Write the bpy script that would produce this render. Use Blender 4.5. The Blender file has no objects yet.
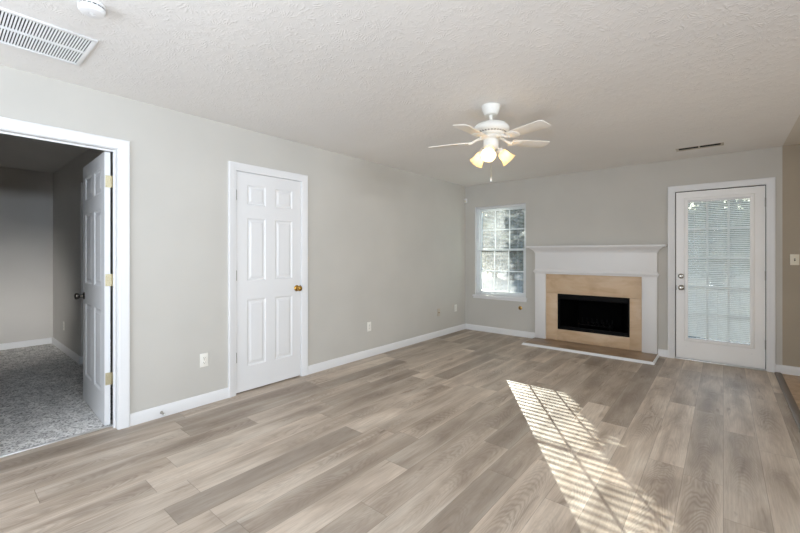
import bpy, bmesh, math, random
from mathutils import Vector, Matrix
random.seed(7)
PI = math.pi
scene = bpy.context.scene
COL = scene.collection

# ------------------------------------------------------------------ camera
CAM = Vector((3.40, -5.83, 1.282))
cam_d = bpy.data.cameras.new('camera')
cam_d.sensor_width = 36.0
cam_d.lens = 36.0 * 388.0 / 800.0
cam_d.shift_y = -12.5 / 800.0
cam_d.clip_start = 0.05
cam_d.clip_end = 300
cam = bpy.data.objects.new('camera', cam_d)
cam.location = CAM
cam.rotation_euler = (PI / 2, 0, math.radians(39.8))
COL.objects.link(cam)
scene.camera = cam

# ------------------------------------------------------------------ world, sun, large lamps, exposure
world = bpy.data.worlds.new('sky')
scene.world = world
world.use_nodes = True
wn = world.node_tree
for n in list(wn.nodes):
    wn.nodes.remove(n)
sky = wn.nodes.new('ShaderNodeTexSky')
sky.sky_type = 'NISHITA'
sky.sun_disc = False
sky.sun_elevation = math.radians(14)
sky.sun_rotation = math.radians(-33)
wbg = wn.nodes.new('ShaderNodeBackground')
wbg.inputs['Strength'].default_value = 0.68
wo = wn.nodes.new('ShaderNodeOutputWorld')
wn.links.new(sky.outputs[0], wbg.inputs[0])
wn.links.new(wbg.outputs[0], wo.inputs[0])


def lamp(name, kind, loc, target, energy, color, **kw):
    d = bpy.data.lights.new(name, kind)
    d.energy = energy
    d.color = color
    for k, v in kw.items():
        setattr(d, k, v)
    o = bpy.data.objects.new(name, d)
    o.location = loc
    o.rotation_euler = (Vector(target) - Vector(loc)).to_track_quat('-Z', 'Y').to_euler()
    COL.objects.link(o)
    return o


SUN_DIR = Vector((0.549 * math.cos(math.radians(14.4)), -0.836 * math.cos(math.radians(14.4)), -math.sin(math.radians(14.4))))
lamp('low_sun', 'SUN', (-5, 9, 6), Vector((-5, 9, 6)) + SUN_DIR, 18.0, (1.0, 0.93, 0.82), angle=math.radians(0.18))
# added fill standing in for daylight from behind the camera
lamp('rear_fill', 'AREA', (1.7, -8.05, 1.35), (1.7, 0, 1.2), 78.0, (0.775, 0.87, 1.0), shape='RECTANGLE', size=2.4, size_y=1.5)
# the photographer's flash head on its stand
lamp('photo_flash', 'AREA', (3.25, -6.45, 1.93), (0.0, -5.2, 1.5), 17.0, (0.64, 0.81, 1.0), shape='DISK', size=0.22)
# more added fill lamps, one of them warm at the kitchen end
# added fill lamp, turned up to brighten the ceiling
lamp('ceiling_fill', 'AREA', (3.2, -6.5, 0.5), (3.1, -6.1, 2.44), 40.0, (0.84, 0.91, 1.0), shape='DISK', size=0.5)
lamp('side_fill', 'AREA', (6.85, -5.45, 1.92), (0, -5.0, 1.6), 69.0, (0.77, 0.865, 0.98), shape='RECTANGLE', size=2.4, size_y=0.3, spread=math.radians(110))  # added side light, set high for the shadow line in the bedroom
lamp('bedroom_fill', 'AREA', (-0.35, -6.75, 1.45), (-3.75, -5.15, 0.55), 2.7, (1.0, 0.98, 0.95), shape='RECTANGLE', size=0.4, size_y=0.4, spread=math.radians(34))  # added fill for the bedroom wall and carpet
lamp('kitchen_fill', 'AREA', (6.85, -1.6, 1.4), (0, -2.0, 1.3), 9.5, (1.0, 0.945, 0.85), shape='RECTANGLE', size=1.2, size_y=1.1, spread=math.radians(75))  # added warm fill for the far part of the left wall

scene.view_settings.view_transform = 'Standard'
scene.view_settings.look = 'None'
scene.view_settings.gamma = 1.0
scene.view_settings.use_curve_mapping = False
scene.view_settings.exposure = 0.0
scene.cycles.use_denoising = True
scene.cycles.max_bounces = 10
scene.cycles.diffuse_bounces = 6
scene.cycles.transparent_max_bounces = 24
scene.cycles.caustics_reflective = False
scene.cycles.caustics_refractive = False
scene.cycles.sample_clamp_indirect = 6.0

# ------------------------------------------------------------------ material helpers
def lin(c):
    return tuple(((v / 255) / 12.92 if v / 255 <= 0.04045 else ((v / 255 + 0.055) / 1.055) ** 2.4) for v in c)


class NT:
    def __init__(self, name):
        self.m = bpy.data.materials.new(name)
        self.m.use_nodes = True
        self.t = self.m.node_tree
        for n in list(self.t.nodes):
            self.t.nodes.remove(n)
        self.out = self.t.nodes.new('ShaderNodeOutputMaterial')

    def n(self, typ, **kw):
        nd = self.t.nodes.new(typ)
        for k, v in kw.items():
            setattr(nd, k, v)
        return nd

    def l(self, a, b):
        self.t.links.new(a, b)

    def val(self, sock, v):
        if hasattr(v, 'is_linked') or isinstance(v, bpy.types.NodeSocket):
            self.l(v, sock)
        else:
            sock.default_value = v

    def math(self, op, a, b=None, c=None, clamp=False):
        nd = self.n('ShaderNodeMath', operation=op, use_clamp=clamp)
        self.val(nd.inputs[0], a)
        if b is not None:
            self.val(nd.inputs[1], b)
        if c is not None:
            self.val(nd.inputs[2], c)
        return nd.outputs[0]

    def coord(self):
        return self.n('ShaderNodeTexCoord').outputs['Object']

    def pos(self):
        return self.n('ShaderNodeNewGeometry').outputs['Position']

    def noise(self, vec, scale, detail=2.0, rough=0.5, dist=0.0):
        nd = self.n('ShaderNodeTexNoise')
        if vec is not None:
            self.l(vec, nd.inputs['Vector'])
        nd.inputs['Scale'].default_value = scale
        nd.inputs['Detail'].default_value = detail
        nd.inputs['Roughness'].default_value = rough
        nd.inputs['Distortion'].default_value = dist
        return nd

    def ramp(self, fac, stops):
        nd = self.n('ShaderNodeValToRGB')
        while len(nd.color_ramp.elements) < len(stops):
            nd.color_ramp.elements.new(0.5)
        for e, (p, c) in zip(nd.color_ramp.elements, stops):
            e.position = p
            e.color = (c[0], c[1], c[2], 1) if hasattr(c, '__len__') else (c, c, c, 1)
        self.l(fac, nd.inputs[0])
        return nd.outputs[0]

    def mix(self, fac, a, b, blend='MIX'):
        nd = self.n('ShaderNodeMix', data_type='RGBA', blend_type=blend)
        self.val(nd.inputs[0], fac)
        for s, v in ((nd.inputs[6], a), (nd.inputs[7], b)):
            if isinstance(v, bpy.types.NodeSocket):
                self.l(v, s)
            else:
                s.default_value = (v[0], v[1], v[2], 1)
        return nd.outputs[2]

    def bsdf(self, color, rough=0.5, metal=0.0, spec=0.5, normal=None, **kw):
        b = self.n('ShaderNodeBsdfPrincipled')
        if isinstance(color, bpy.types.NodeSocket):
            self.l(color, b.inputs['Base Color'])
        else:
            b.inputs['Base Color'].default_value = (color[0], color[1], color[2], 1)
        self.val(b.inputs['Roughness'], rough)
        b.inputs['Metallic'].default_value = metal
        b.inputs['Specular IOR Level'].default_value = spec
        if normal is not None:
            self.l(normal, b.inputs['Normal'])
        for k, v in kw.items():
            self.val(b.inputs[k], v)
        return b.outputs[0]

    def bump(self, h, strength=0.3, dist=0.01):
        nd = self.n('ShaderNodeBump')
        self.l(h, nd.inputs['Height'])
        nd.inputs['Strength'].default_value = strength
        nd.inputs['Distance'].default_value = dist
        return nd.outputs[0]

    def done(self, shader):
        self.l(shader, self.out.inputs['Surface'])
        return self.m


def paint(name, col, rough=0.5, spec=0.3, bump=0.05, scale=220.0, mott=0.03):
    t = NT(name)
    p = t.pos()
    nz = t.noise(p, scale, 2.0)
    big = t.noise(p, 1.7, 2.0)
    f = t.ramp(big.outputs[0], [(0.3, 1.0 - mott), (0.7, 1.0 + mott)])
    c = t.mix(1.0, col, f, 'MULTIPLY')
    return t.done(t.bsdf(c, rough, 0, spec, t.bump(nz.outputs[0], bump, 0.004)))


def metal(name, col, rough=0.3):
    t = NT(name)
    nz = t.noise(t.coord(), 90.0, 2.0)
    r = t.ramp(nz.outputs[0], [(0.3, rough * 0.8), (0.7, rough * 1.25)])
    return t.done(t.bsdf(col, r, 1.0))


M = {}
M['wall'] = paint('greige_wall_paint', lin((200, 197, 190)), 0.75, 0.2, 0.10, 160.0)
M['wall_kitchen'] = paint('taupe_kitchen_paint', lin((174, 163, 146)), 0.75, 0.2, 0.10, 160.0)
M['wall_bed'] = paint('grey_bedroom_paint', lin((204, 201, 196)), 0.8, 0.2, 0.10, 160.0)
M['trim'] = paint('white_trim_paint', lin((230, 230, 230)), 0.35, 0.4, 0.03, 120.0, 0.01)
M['door'] = paint('bright_white_door_paint', lin((248, 247, 245)), 0.35, 0.4, 0.02, 120.0, 0.01)
M['hinge'] = metal('dull_steel_hinge', lin((150, 148, 142)), 0.45)
M['mantel'] = paint('white_mantel_paint', lin((232, 231, 230)), 0.4, 0.4, 0.03, 120.0, 0.01)
M['plastic'] = paint('white_plastic', lin((236, 236, 236)), 0.4, 0.4, 0.01, 200.0, 0.01)
M['ivory'] = paint('ivory_plastic', lin((232, 226, 208)), 0.4, 0.4, 0.01, 200.0, 0.01)
M['outlet'] = paint('outlet_plastic', lin((238, 236, 228)), 0.4, 0.4, 0.01, 200.0, 0.01)
M['almond'] = paint('painted_over_plate', lin((198, 188, 172)), 0.6, 0.3, 0.05, 150.0, 0.02)
M['fanwhite'] = paint('white_fan_enamel', lin((235, 234, 228)), 0.35, 0.4, 0.01, 150.0, 0.01)
M['dark'] = paint('shade_black', (0.012, 0.011, 0.010), 0.9, 0.1, 0.02, 60.0)  # near-black colour that stands for shade in gaps and ducts
M['black'] = paint('black_firebox_enamel', (0.002, 0.002, 0.0022), 0.8, 0.03, 0.06, 80.0)
M['blackmetal'] = paint('black_metal_frame', (0.004, 0.004, 0.0042), 0.55, 0.10, 0.02, 80.0)
M['brass'] = metal('aged_brass', lin((190, 150, 78)), 0.25)
M['palebrass'] = metal('pale_brass_hinge', lin((196, 186, 156)), 0.5)
M['nickel'] = metal('satin_nickel', lin((190, 186, 178)), 0.28)
M['bronze'] = metal('dark_nickel', lin((110, 104, 98)), 0.22)
M['slot'] = paint('outlet_slot', (0.03, 0.028, 0.025), 0.7, 0.2, 0.02, 60.0)
M['rubber'] = paint('white_rubber', lin((225, 225, 222)), 0.7, 0.2, 0.02, 60.0)
M['aluminium'] = metal('brushed_threshold', lin((222, 222, 220)), 0.4)


def make_ceiling(name, col):
    t = NT(name)
    p = t.pos()
    warp = t.noise(p, 2.4, 3.0)
    sub = t.n('ShaderNodeVectorMath', operation='SUBTRACT')
    t.l(warp.outputs['Color'], sub.inputs[0])
    sub.inputs[1].default_value = (0.5, 0.5, 0.5)
    sc = t.n('ShaderNodeVectorMath', operation='SCALE')
    t.l(sub.outputs[0], sc.inputs[0])
    sc.inputs[3].default_value = 0.16
    ad = t.n('ShaderNodeVectorMath', operation='ADD')
    t.l(p, ad.inputs[0])
    t.l(sc.outputs[0], ad.inputs[1])
    heights = []
    for s, off in ((5.2, 0.0), (6.4, 3.7)):
        o = t.n('ShaderNodeVectorMath', operation='ADD')
        t.l(ad.outputs[0], o.inputs[0])
        o.inputs[1].default_value = (off, off * 0.7, 0)
        v = t.n('ShaderNodeTexVoronoi', voronoi_dimensions='2D')
        v.inputs['Scale'].default_value = s
        t.l(o.outputs[0], v.inputs['Vector'])
        d = t.n('ShaderNodeVectorMath', operation='SUBTRACT')
        t.l(o.outputs[0], d.inputs[0])
        t.l(v.outputs['Position'], d.inputs[1])
        sx = t.n('ShaderNodeSeparateXYZ')
        t.l(d.outputs[0], sx.inputs[0])
        ang = t.math('ARCTAN2', sx.outputs[1], sx.outputs[0])
        wob = t.noise(p, 16.0, 2.0)
        ang2 = t.math('ADD', t.math('MULTIPLY', ang, 11.0), t.math('MULTIPLY', wob.outputs[0], 9.0))
        st = t.math('POWER', t.math('ABSOLUTE', t.math('SINE', ang2)), 3.0)
        fall = t.ramp(v.outputs['Distance'], [(0.03, 0.2), (0.16, 1.0), (0.52, 0.9), (0.72, 0.0)])
        brk = t.ramp(t.noise(p, 26.0, 3.0).outputs[0], [(0.42, 0.0), (0.6, 1.0)])
        heights.append(t.math('MULTIPLY', t.math('MULTIPLY', st, fall), brk))
    h = t.math('ADD', t.math('MAXIMUM', heights[0], heights[1]), t.math('MULTIPLY', t.noise(p, 120.0, 3.0).outputs[0], 0.25))
    blot = t.noise(p, 1.1, 3.0)
    c = t.mix(1.0, col, t.ramp(blot.outputs[0], [(0.3, 0.97), (0.7, 1.02)]), 'MULTIPLY')
    return t.done(t.bsdf(c, 0.85, 0, 0.15, t.bump(h, 0.30, 0.006)))


M['ceiling'] = make_ceiling('stomped_ceiling_texture', lin((238, 236, 233)))
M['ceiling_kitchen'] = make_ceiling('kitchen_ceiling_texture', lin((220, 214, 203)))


def make_planks(name):
    t = NT(name)
    p = t.pos()
    s = t.n('ShaderNodeSeparateXYZ')
    t.l(p, s.inputs[0])
    W, L = 0.18, 1.22
    xs = t.math('DIVIDE', t.math('ADD', s.outputs[0], 1.98 + 0.02), W)     # a seam falls on x = 3.40
    ci = t.math('FLOOR', xs)
    fx = t.math('FRACT', xs)
    wn1 = t.n('ShaderNodeTexWhiteNoise', noise_dimensions='1D')
    t.l(ci, wn1.inputs['W'])
    ys = t.math('ADD', t.math('DIVIDE', s.outputs[1], L), t.math('MULTIPLY', wn1.outputs['Value'], 7.3))
    ri = t.math('FLOOR', ys)
    fy = t.math('FRACT', ys)
    cv = t.n('ShaderNodeCombineXYZ')
    t.l(ci, cv.inputs[0])
    t.l(ri, cv.inputs[1])
    wn2 = t.n('ShaderNodeTexWhiteNoise', noise_dimensions='2D')
    t.l(cv.outputs[0], wn2.inputs['Vector'])
    r1 = wn2.outputs['Value']
    sep = t.n('ShaderNodeSeparateColor')
    t.l(wn2.outputs['Color'], sep.inputs[0])
    # local plank coordinates, shifted at random per plank
    lx = t.math('ADD', s.outputs[0], t.math('MULTIPLY', sep.outputs[0], 17.0))
    ly = t.math('ADD', s.outputs[1], t.math('MULTIPLY', sep.outputs[1], 31.0))
    pv = t.n('ShaderNodeCombineXYZ')
    t.l(lx, pv.inputs[0])
    t.l(ly, pv.inputs[1])
    # stretched grain
    def stretched(kx, ky):
        mp = t.n('ShaderNodeMapping')
        t.l(pv.outputs[0], mp.inputs[0])
        mp.inputs['Scale'].default_value = (kx, ky, 1)
        return mp.outputs[0]
    fine = t.noise(stretched(110, 5.5), 1.0, 4.0, 0.6, 0.3)
    mid = t.noise(stretched(9.0, 1.1), 1.0, 3.0, 0.5, 0.9)
    # cathedral figure: nested parabolas down the heart of the plank, bent by noise
    fld = t.noise(stretched(7.0, 1.6), 1.0, 3.0, 0.5, 0.4)
    u2 = t.math('POWER', t.math('ABSOLUTE', t.math('SUBTRACT', t.math('MULTIPLY', fx, 2.0), 1.0)), 2.0)
    heart = t.math('SUBTRACT', 1.0, u2)
    phase = t.math('ADD', t.math('ADD', t.math('MULTIPLY', ly, 15.0), t.math('MULTIPLY', u2, 6.0)), t.math('MULTIPLY', fld.outputs[0], 12.0))
    ring_w = t.math('SINE', t.math('MULTIPLY', phase, 6.283))
    rmask = t.ramp(t.noise(stretched(0.8, 1.15), 1.0, 3.0).outputs[0], [(0.40, 0.0), (0.66, 1.0)])
    hmask = t.math('MULTIPLY', heart, rmask)
    rings = t.math('MULTIPLY', t.math('POWER', t.math('MULTIPLY', t.math('ADD', ring_w, 1.0), 0.5), 1.6), hmask)
    # smoky patches and short dark streaks beside the knots
    smoke = t.ramp(t.noise(stretched(5.5, 1.6), 1.0, 2.0, 0.5, 0.6).outputs[0], [(0.52, 0.0), (0.70, 1.0)])
    streak = t.ramp(t.noise(stretched(20, 2.6), 1.0, 3.0, 0.5, 0.9).outputs[0], [(0.63, 0.0), (0.76, 1.0)])
    base = t.ramp(mid.outputs[0], [(0.30, lin((180, 164, 147))), (0.50, lin((206, 190, 173))), (0.70, lin((221, 208, 192)))])
    tone = t.ramp(r1, [(0.0, 0.62), (0.5, 0.88), (1.0, 1.08)])
    c = t.mix(1.0, base, tone, 'MULTIPLY')
    c = t.mix(t.math('MULTIPLY', hmask, 0.42), c, lin((112, 95, 80)))
    c = t.mix(t.math('MULTIPLY', smoke, 0.34), c, lin((112, 96, 82)))
    c = t.mix(t.math('MULTIPLY', t.ramp(fine.outputs[0], [(0.38, 1.0), (0.60, 0.0)]), 0.22), c, lin((130, 114, 100)))
    c = t.mix(t.math('MULTIPLY', rings, 0.50), c, lin((126, 110, 97)))
    c = t.mix(t.math('MULTIPLY', streak, 0.55), c, lin((118, 102, 90)))
    # seams
    ex = t.math('MINIMUM', fx, t.math('SUBTRACT', 1.0, fx))
    ey = t.math('MINIMUM', fy, t.math('SUBTRACT', 1.0, fy))
    ex = t.math('MULTIPLY', ex, W)
    ey = t.math('MULTIPLY', ey, L)
    e = t.math('MINIMUM', ex, ey)
    seam = t.math('SUBTRACT', 1.0, t.math('DIVIDE', e, 0.0022, clamp=True))
    c = t.mix(t.math('MULTIPLY', seam, 0.55), c, lin((92, 80, 70)))
    h = t.math('SUBTRACT', t.math('MULTIPLY', fine.outputs[0], 0.35), t.math('MULTIPLY', seam, 1.0))
    rough = t.ramp(mid.outputs[0], [(0.3, 0.42), (0.7, 0.52)])
    return t.done(t.bsdf(c, rough, 0, 0.35, t.bump(h, 0.25, 0.0015)))


M['planks'] = make_planks('grey_oak_plank_flooring')


def make_carpet():
    t = NT('speckled_grey_carpet')
    p = t.pos()
    v = t.n('ShaderNodeTexVoronoi')
    v.inputs['Scale'].default_value = 95.0
    t.l(p, v.inputs['Vector'])
    hs = t.n('ShaderNodeSeparateColor')
    t.l(v.outputs['Color'], hs.inputs[0])
    nz = t.noise(p, 60.0, 4.0, 0.7)
    big = t.noise(p, 9.0, 3.0, 0.6)
    f = t.math('ADD', t.math('MULTIPLY', hs.outputs[0], 0.5), t.math('MULTIPLY', nz.outputs[0], 0.5))
    c = t.ramp(f, [(0.25, lin((158, 154, 150))), (0.5, lin((236, 233, 229))), (0.75, lin((245, 243, 240)))])
    c = t.mix(1.0, c, t.ramp(big.outputs[0], [(0.35, 0.80), (0.65, 1.1)]), 'MULTIPLY')
    h = t.math('ADD', nz.outputs[0], t.math('MULTIPLY', big.outputs[0], 1.5))
    return t.done(t.bsdf(c, 1.0, 0, 0.05, t.bump(h, 0.45, 0.012)))


M['carpet'] = make_carpet()


def make_stone(name, a, b, c3, scale, rough):
    t = NT(name)
    p = t.pos()
    mp = t.n('ShaderNodeMapping')
    t.l(p, mp.inputs[0])
    mp.inputs['Scale'].default_value = (1.0, 1.0, 2.2)
    nz = t.noise(mp.outputs[0], scale, 5.0, 0.6, 0.6)
    nz2 = t.noise(p, scale * 9, 3.0)
    c = t.ramp(nz.outputs[0], [(0.3, a), (0.52, b), (0.75, c3)])
    c = t.mix(t.math('MULTIPLY', nz2.outputs[0], 0.18), c, a)
    return t.done(t.bsdf(c, rough, 0, 0.4, t.bump(nz2.outputs[0], 0.03, 0.002)))


M['stone'] = make_stone('tan_limestone', lin((196, 166, 132)), lin((214, 187, 155)), lin((222, 199, 170)), 3.2, 0.4)
M['hearth'] = make_stone('brown_hearth_stone', lin((130, 107, 84)), lin((154, 129, 103)), lin((172, 147, 120)), 4.0, 0.35)
M['vinyl'] = make_stone('tan_kitchen_tile', lin((160, 130, 102)), lin((190, 162, 132)), lin((208, 184, 156)), 9.0, 0.4)
M['strip'] = paint('dark_transition_strip', lin((112, 100, 90)), 0.45, 0.35, 0.1, 60.0)


def make_glass():
    t = NT('window_glass')
    tr = t.n('ShaderNodeBsdfTransparent')
    tr.inputs[0].default_value = (0.93, 0.97, 0.97, 1)
    gl = t.n('ShaderNodeBsdfGlossy')
    gl.inputs['Roughness'].default_value = 0.02
    tl = t.n('ShaderNodeBsdfTranslucent')
    tl.inputs[0].default_value = (0.9, 0.95, 1.0, 1)
    lw = t.n('ShaderNodeLayerWeight')
    lw.inputs[0].default_value = 0.25
    # translucent haze mixed into the pane to turn the view milky
    haze = t.ramp(t.noise(t.pos(), 5.0, 3.0).outputs[0], [(0.3, 0.03), (0.7, 0.065)])
    m0 = t.n('ShaderNodeMixShader')
    t.l(haze, m0.inputs[0])
    t.l(tr.outputs[0], m0.inputs[1])
    t.l(tl.outputs[0], m0.inputs[2])
    m1 = t.n('ShaderNodeMixShader')
    t.l(t.math('MULTIPLY', lw.outputs['Fresnel'], 0.6), m1.inputs[0])
    t.l(m0.outputs[0], m1.inputs[1])
    t.l(gl.outputs[0], m1.inputs[2])
    return t.done(m1.outputs[0])


M['glass'] = make_glass()


def make_slat():
    t = NT('white_blind_slat')
    d = t.bsdf(lin((244, 247, 247)), 0.5, 0, 0.3)
    tl = t.n('ShaderNodeBsdfTranslucent')
    tl.inputs[0].default_value = (0.80, 0.88, 0.88, 1)
    m = t.n('ShaderNodeMixShader')
    m.inputs[0].default_value = 0.27
    t.l(d, m.inputs[1])
    t.l(tl.outputs[0], m.inputs[2])
    return t.done(m.outputs[0])


M['slat'] = make_slat()


def make_shade():
    t = NT('frosted_lamp_glass')
    d = t.bsdf((0.95, 0.86, 0.68), 0.3, 0, 0.5)
    tl = t.n('ShaderNodeBsdfTranslucent')
    tl.inputs[0].default_value = (1.0, 0.88, 0.66, 1)
    m = t.n('ShaderNodeMixShader')
    m.inputs[0].default_value = 0.65
    t.l(d, m.inputs[1])
    t.l(tl.outputs[0], m.inputs[2])
    return t.done(m.outputs[0])


M['shade'] = make_shade()
t = NT('lit_bulb')
em = t.n('ShaderNodeEmission')
em.inputs[0].default_value = (1.0, 0.80, 0.50, 1)
em.inputs[1].default_value = 118.0
M['bulb'] = t.done(em.outputs[0])


def leafmat(name, a, b):
    t = NT(name)
    nz = t.noise(t.pos(), 3.0, 2.0)
    c = t.ramp(nz.outputs[0], [(0.35, a), (0.65, b)])
    d = t.n('ShaderNodeBsdfDiffuse')
    t.l(c, d.inputs[0])
    tl = t.n('ShaderNodeBsdfTranslucent')
    t.l(c, tl.inputs[0])
    m = t.n('ShaderNodeMixShader')
    m.inputs[0].default_value = 0.35
    t.l(d.outputs[0], m.inputs[1])
    t.l(tl.outputs[0], m.inputs[2])
    return t.done(m.outputs[0])


M['leaf'] = leafmat('grey_green_leaves', (0.07, 0.09, 0.075), (0.12, 0.135, 0.10))
M['yleaf'] = leafmat('yellow_autumn_leaves', (0.11, 0.095, 0.04), (0.17, 0.15, 0.06))
M['bark'] = paint('grey_bark', (0.12, 0.10, 0.085), 0.9, 0.1, 0.6, 40.0, 0.2)
M['horizon_screen'] = paint('horizon_screen_green', (0.10, 0.115, 0.10), 0.95, 0.05, 1.0, 3.0, 0.3)  # colour of the added ridge that hides the horizon sky
M['soil'] = paint('leaf_strewn_ground', (0.13, 0.13, 0.12), 0.95, 0.1, 0.6, 14.0, 0.25)

# ------------------------------------------------------------------ object helpers
ORG = {}          # world origin of every built root, so that children can be laid out in world coordinates


def props(o, label=None, cat=None, group=None, kind=None):
    if label:
        o['label'] = label
    if cat:
        o['category'] = cat
    if group:
        o['group'] = group
    if kind:
        o['kind'] = kind
    return o


def empty(name, loc, label, cat, group=None, kind=None):
    o = bpy.data.objects.new(name, None)
    o.empty_display_size = 0.1
    o.location = loc
    COL.objects.link(o)
    ORG[o] = Vector(loc)
    return props(o, label, cat, group, kind)


class MB:
    def __init__(self):
        self.b = bmesh.new()

    def quad(self, *pts):
        return self.b.faces.new([self.b.verts.new(p) for p in pts])

    def box(self, x0, x1, y0, y1, z0, z1, bev=0.0, seg=2):
        tb = bmesh.new()
        bmesh.ops.create_cube(tb, size=1.0)
        for v in tb.verts:
            v.co = Vector(((x0 + x1) / 2 + v.co.x * (x1 - x0), (y0 + y1) / 2 + v.co.y * (y1 - y0), (z0 + z1) / 2 + v.co.z * (z1 - z0)))
        if bev > 0:
            bmesh.ops.bevel(tb, geom=list(tb.edges), offset=bev, segments=seg, affect='EDGES', profile=0.5)
        self.merge(tb)
        return self

    def merge(self, tb, mat=None):
        if mat is not None:
            bmesh.ops.transform(tb, matrix=mat, verts=tb.verts)
        me = bpy.data.meshes.new('tmp')
        tb.to_mesh(me)
        tb.free()
        self.b.from_mesh(me)
        bpy.data.meshes.remove(me)

    def lathe(self, prof, loc=(0, 0, 0), axis=(0, 0, 1), n=32, cap=True):
        """prof: (radius, height) pairs; the height runs along axis from loc"""
        tb = bmesh.new()
        rings = []
        for r, h in prof:
            if r < 1e-6:
                rings.append([tb.verts.new((0, 0, h))])
            else:
                rings.append([tb.verts.new((r * math.cos(2 * PI * k / n), r * math.sin(2 * PI * k / n), h)) for k in range(n)])
        for a, c in zip(rings, rings[1:]):
            for k in range(n):
                k2 = (k + 1) % n
                if len(a) == 1 and len(c) == 1:
                    continue
                if len(a) == 1:
                    tb.faces.new((a[0], c[k], c[k2]))
                elif len(c) == 1:
                    tb.faces.new((a[k], a[k2], c[0]))
                else:
                    tb.faces.new((a[k], a[k2], c[k2], c[k]))
        if cap:
            for ring in (rings[0], rings[-1]):
                if len(ring) > 2:
                    tb.faces.new(ring)
        bmesh.ops.recalc_face_normals(tb, faces=tb.faces)
        q = Vector((0, 0, 1)).rotation_difference(Vector(axis).normalized()).to_matrix().to_4x4()
        self.merge(tb, Matrix.Translation(Vector(loc)) @ q)
        return self

    def tube(self, pts, r, n=10):
        pts = [Vector(p) for p in pts]
        rr = r if hasattr(r, '__len__') else [r] * len(pts)
        tb = bmesh.new()
        rings = []
        up = None
        for i, p in enumerate(pts):
            d = (pts[min(i + 1, len(pts) - 1)] - pts[max(i - 1, 0)]).normalized()
            if up is None:
                up = d.orthogonal().normalized()
            up = (up - d * up.dot(d)).normalized()
            w = d.cross(up)
            rings.append([tb.verts.new(p + (up * math.cos(2 * PI * k / n) + w * math.sin(2 * PI * k / n)) * rr[i]) for k in range(n)])
        for a, c in zip(rings, rings[1:]):
            for k in range(n):
                k2 = (k + 1) % n
                tb.faces.new((a[k], a[k2], c[k2], c[k]))
        tb.faces.new(rings[0])
        tb.faces.new(rings[-1])
        bmesh.ops.recalc_face_normals(tb, faces=tb.faces)
        self.merge(tb)
        return self

    def extrude_outline(self, pts, z0, z1, bev=0.0, mat=None):
        """closed 2D outline extruded along z"""
        tb = bmesh.new()
        a = [tb.verts.new((x, y, z0)) for x, y in pts]
        c = [tb.verts.new((x, y, z1)) for x, y in pts]
        tb.faces.new(a)
        tb.faces.new(c)
        for k in range(len(pts)):
            k2 = (k + 1) % len(pts)
            tb.faces.new((a[k], a[k2], c[k2], c[k]))
        bmesh.ops.recalc_face_normals(tb, faces=tb.faces)
        if bev > 0:
            es = [e for e in tb.edges if abs(e.verts[0].co.z - e.verts[1].co.z) < 1e-7]
            bmesh.ops.bevel(tb, geom=es, offset=bev, segments=2, affect='EDGES', profile=0.5)
        self.merge(tb, mat)
        return self

    def build(self, name, mat, parent=None, origin=None, label=None, cat=None, group=None, kind=None, smooth=True, angle=35, local=False):
        off = Vector((0, 0, 0))
        if parent is not None:
            off = Vector((0, 0, 0)) if local else ORG.get(parent, Vector((0, 0, 0)))
        elif origin is not None:
            off = Vector(origin)
        if off.length > 0:
            bmesh.ops.translate(self.b, verts=self.b.verts, vec=-off)
        me = bpy.data.meshes.new(name)
        self.b.to_mesh(me)
        self.b.free()
        for m in (mat if isinstance(mat, (list, tuple)) else [mat]):
            me.materials.append(m)
        if smooth:
            for f in me.polygons:
                f.use_smooth = True
            me.set_sharp_from_angle(angle=math.radians(angle))
        o = bpy.data.objects.new(name, me)
        COL.objects.link(o)
        ORG[o] = off
        if parent is not None:
            o.parent = parent
        elif origin is not None:
            o.location = off
        return props(o, label, cat, group, kind)


def copy_tree(o, parent=None):
    c = o.copy()
    COL.objects.link(c)
    if parent is not None:
        c.parent = parent
    for ch in list(o.children):
        copy_tree(ch, c)
    return c


def panel_with_holes(axis, lo, hi, a0, a1, b0, b1, holes):
    """slab across axis (0: x, 1: y) from lo to hi; a is the other horizontal axis, b is z; holes are (a0,a1,b0,b1)"""
    A = sorted({a0, a1} | {v for h in holes for v in h[:2] if a0 <= v <= a1})
    B = sorted({b0, b1} | {v for h in holes for v in h[2:] if b0 <= v <= b1})

    def P(d, a, b):
        return (d, a, b) if axis == 0 else (a, d, b)

    def solid(i, j):
        if i < 0 or j < 0 or i >= len(A) - 1 or j >= len(B) - 1:
            return False
        ca, cb = (A[i] + A[i + 1]) / 2, (B[j] + B[j + 1]) / 2
        return not any(h[0] < ca < h[1] and h[2] < cb < h[3] for h in holes)
    m = MB()
    for i in range(len(A) - 1):
        for j in range(len(B) - 1):
            if not solid(i, j):
                continue
            p, q, r, s = A[i], A[i + 1], B[j], B[j + 1]
            m.quad(P(lo, p, r), P(lo, q, r), P(lo, q, s), P(lo, p, s))
            m.quad(P(hi, p, r), P(hi, q, r), P(hi, q, s), P(hi, p, s))
            if not solid(i - 1, j):
                m.quad(P(lo, p, r), P(lo, p, s), P(hi, p, s), P(hi, p, r))
            if not solid(i + 1, j):
                m.quad(P(lo, q, r), P(lo, q, s), P(hi, q, s), P(hi, q, r))
            if not solid(i, j - 1):
                m.quad(P(lo, p, r), P(lo, q, r), P(hi, q, r), P(hi, p, r))
            if not solid(i, j + 1):
                m.quad(P(lo, p, s), P(lo, q, s), P(hi, q, s), P(hi, p, s))
    bmesh.ops.remove_doubles(m.b, verts=m.b.verts, dist=1e-5)
    bmesh.ops.recalc_face_normals(m.b, faces=m.b.faces)
    return m


def frame_map(axis, plane, sign):
    """maps (a, b, t): a along the wall, b height, t thickness out of the wall"""
    if axis == 0:
        return lambda a, b, t: (plane + sign * t, a, b)
    return lambda a, b, t: (a, plane + sign * t, b)


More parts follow.
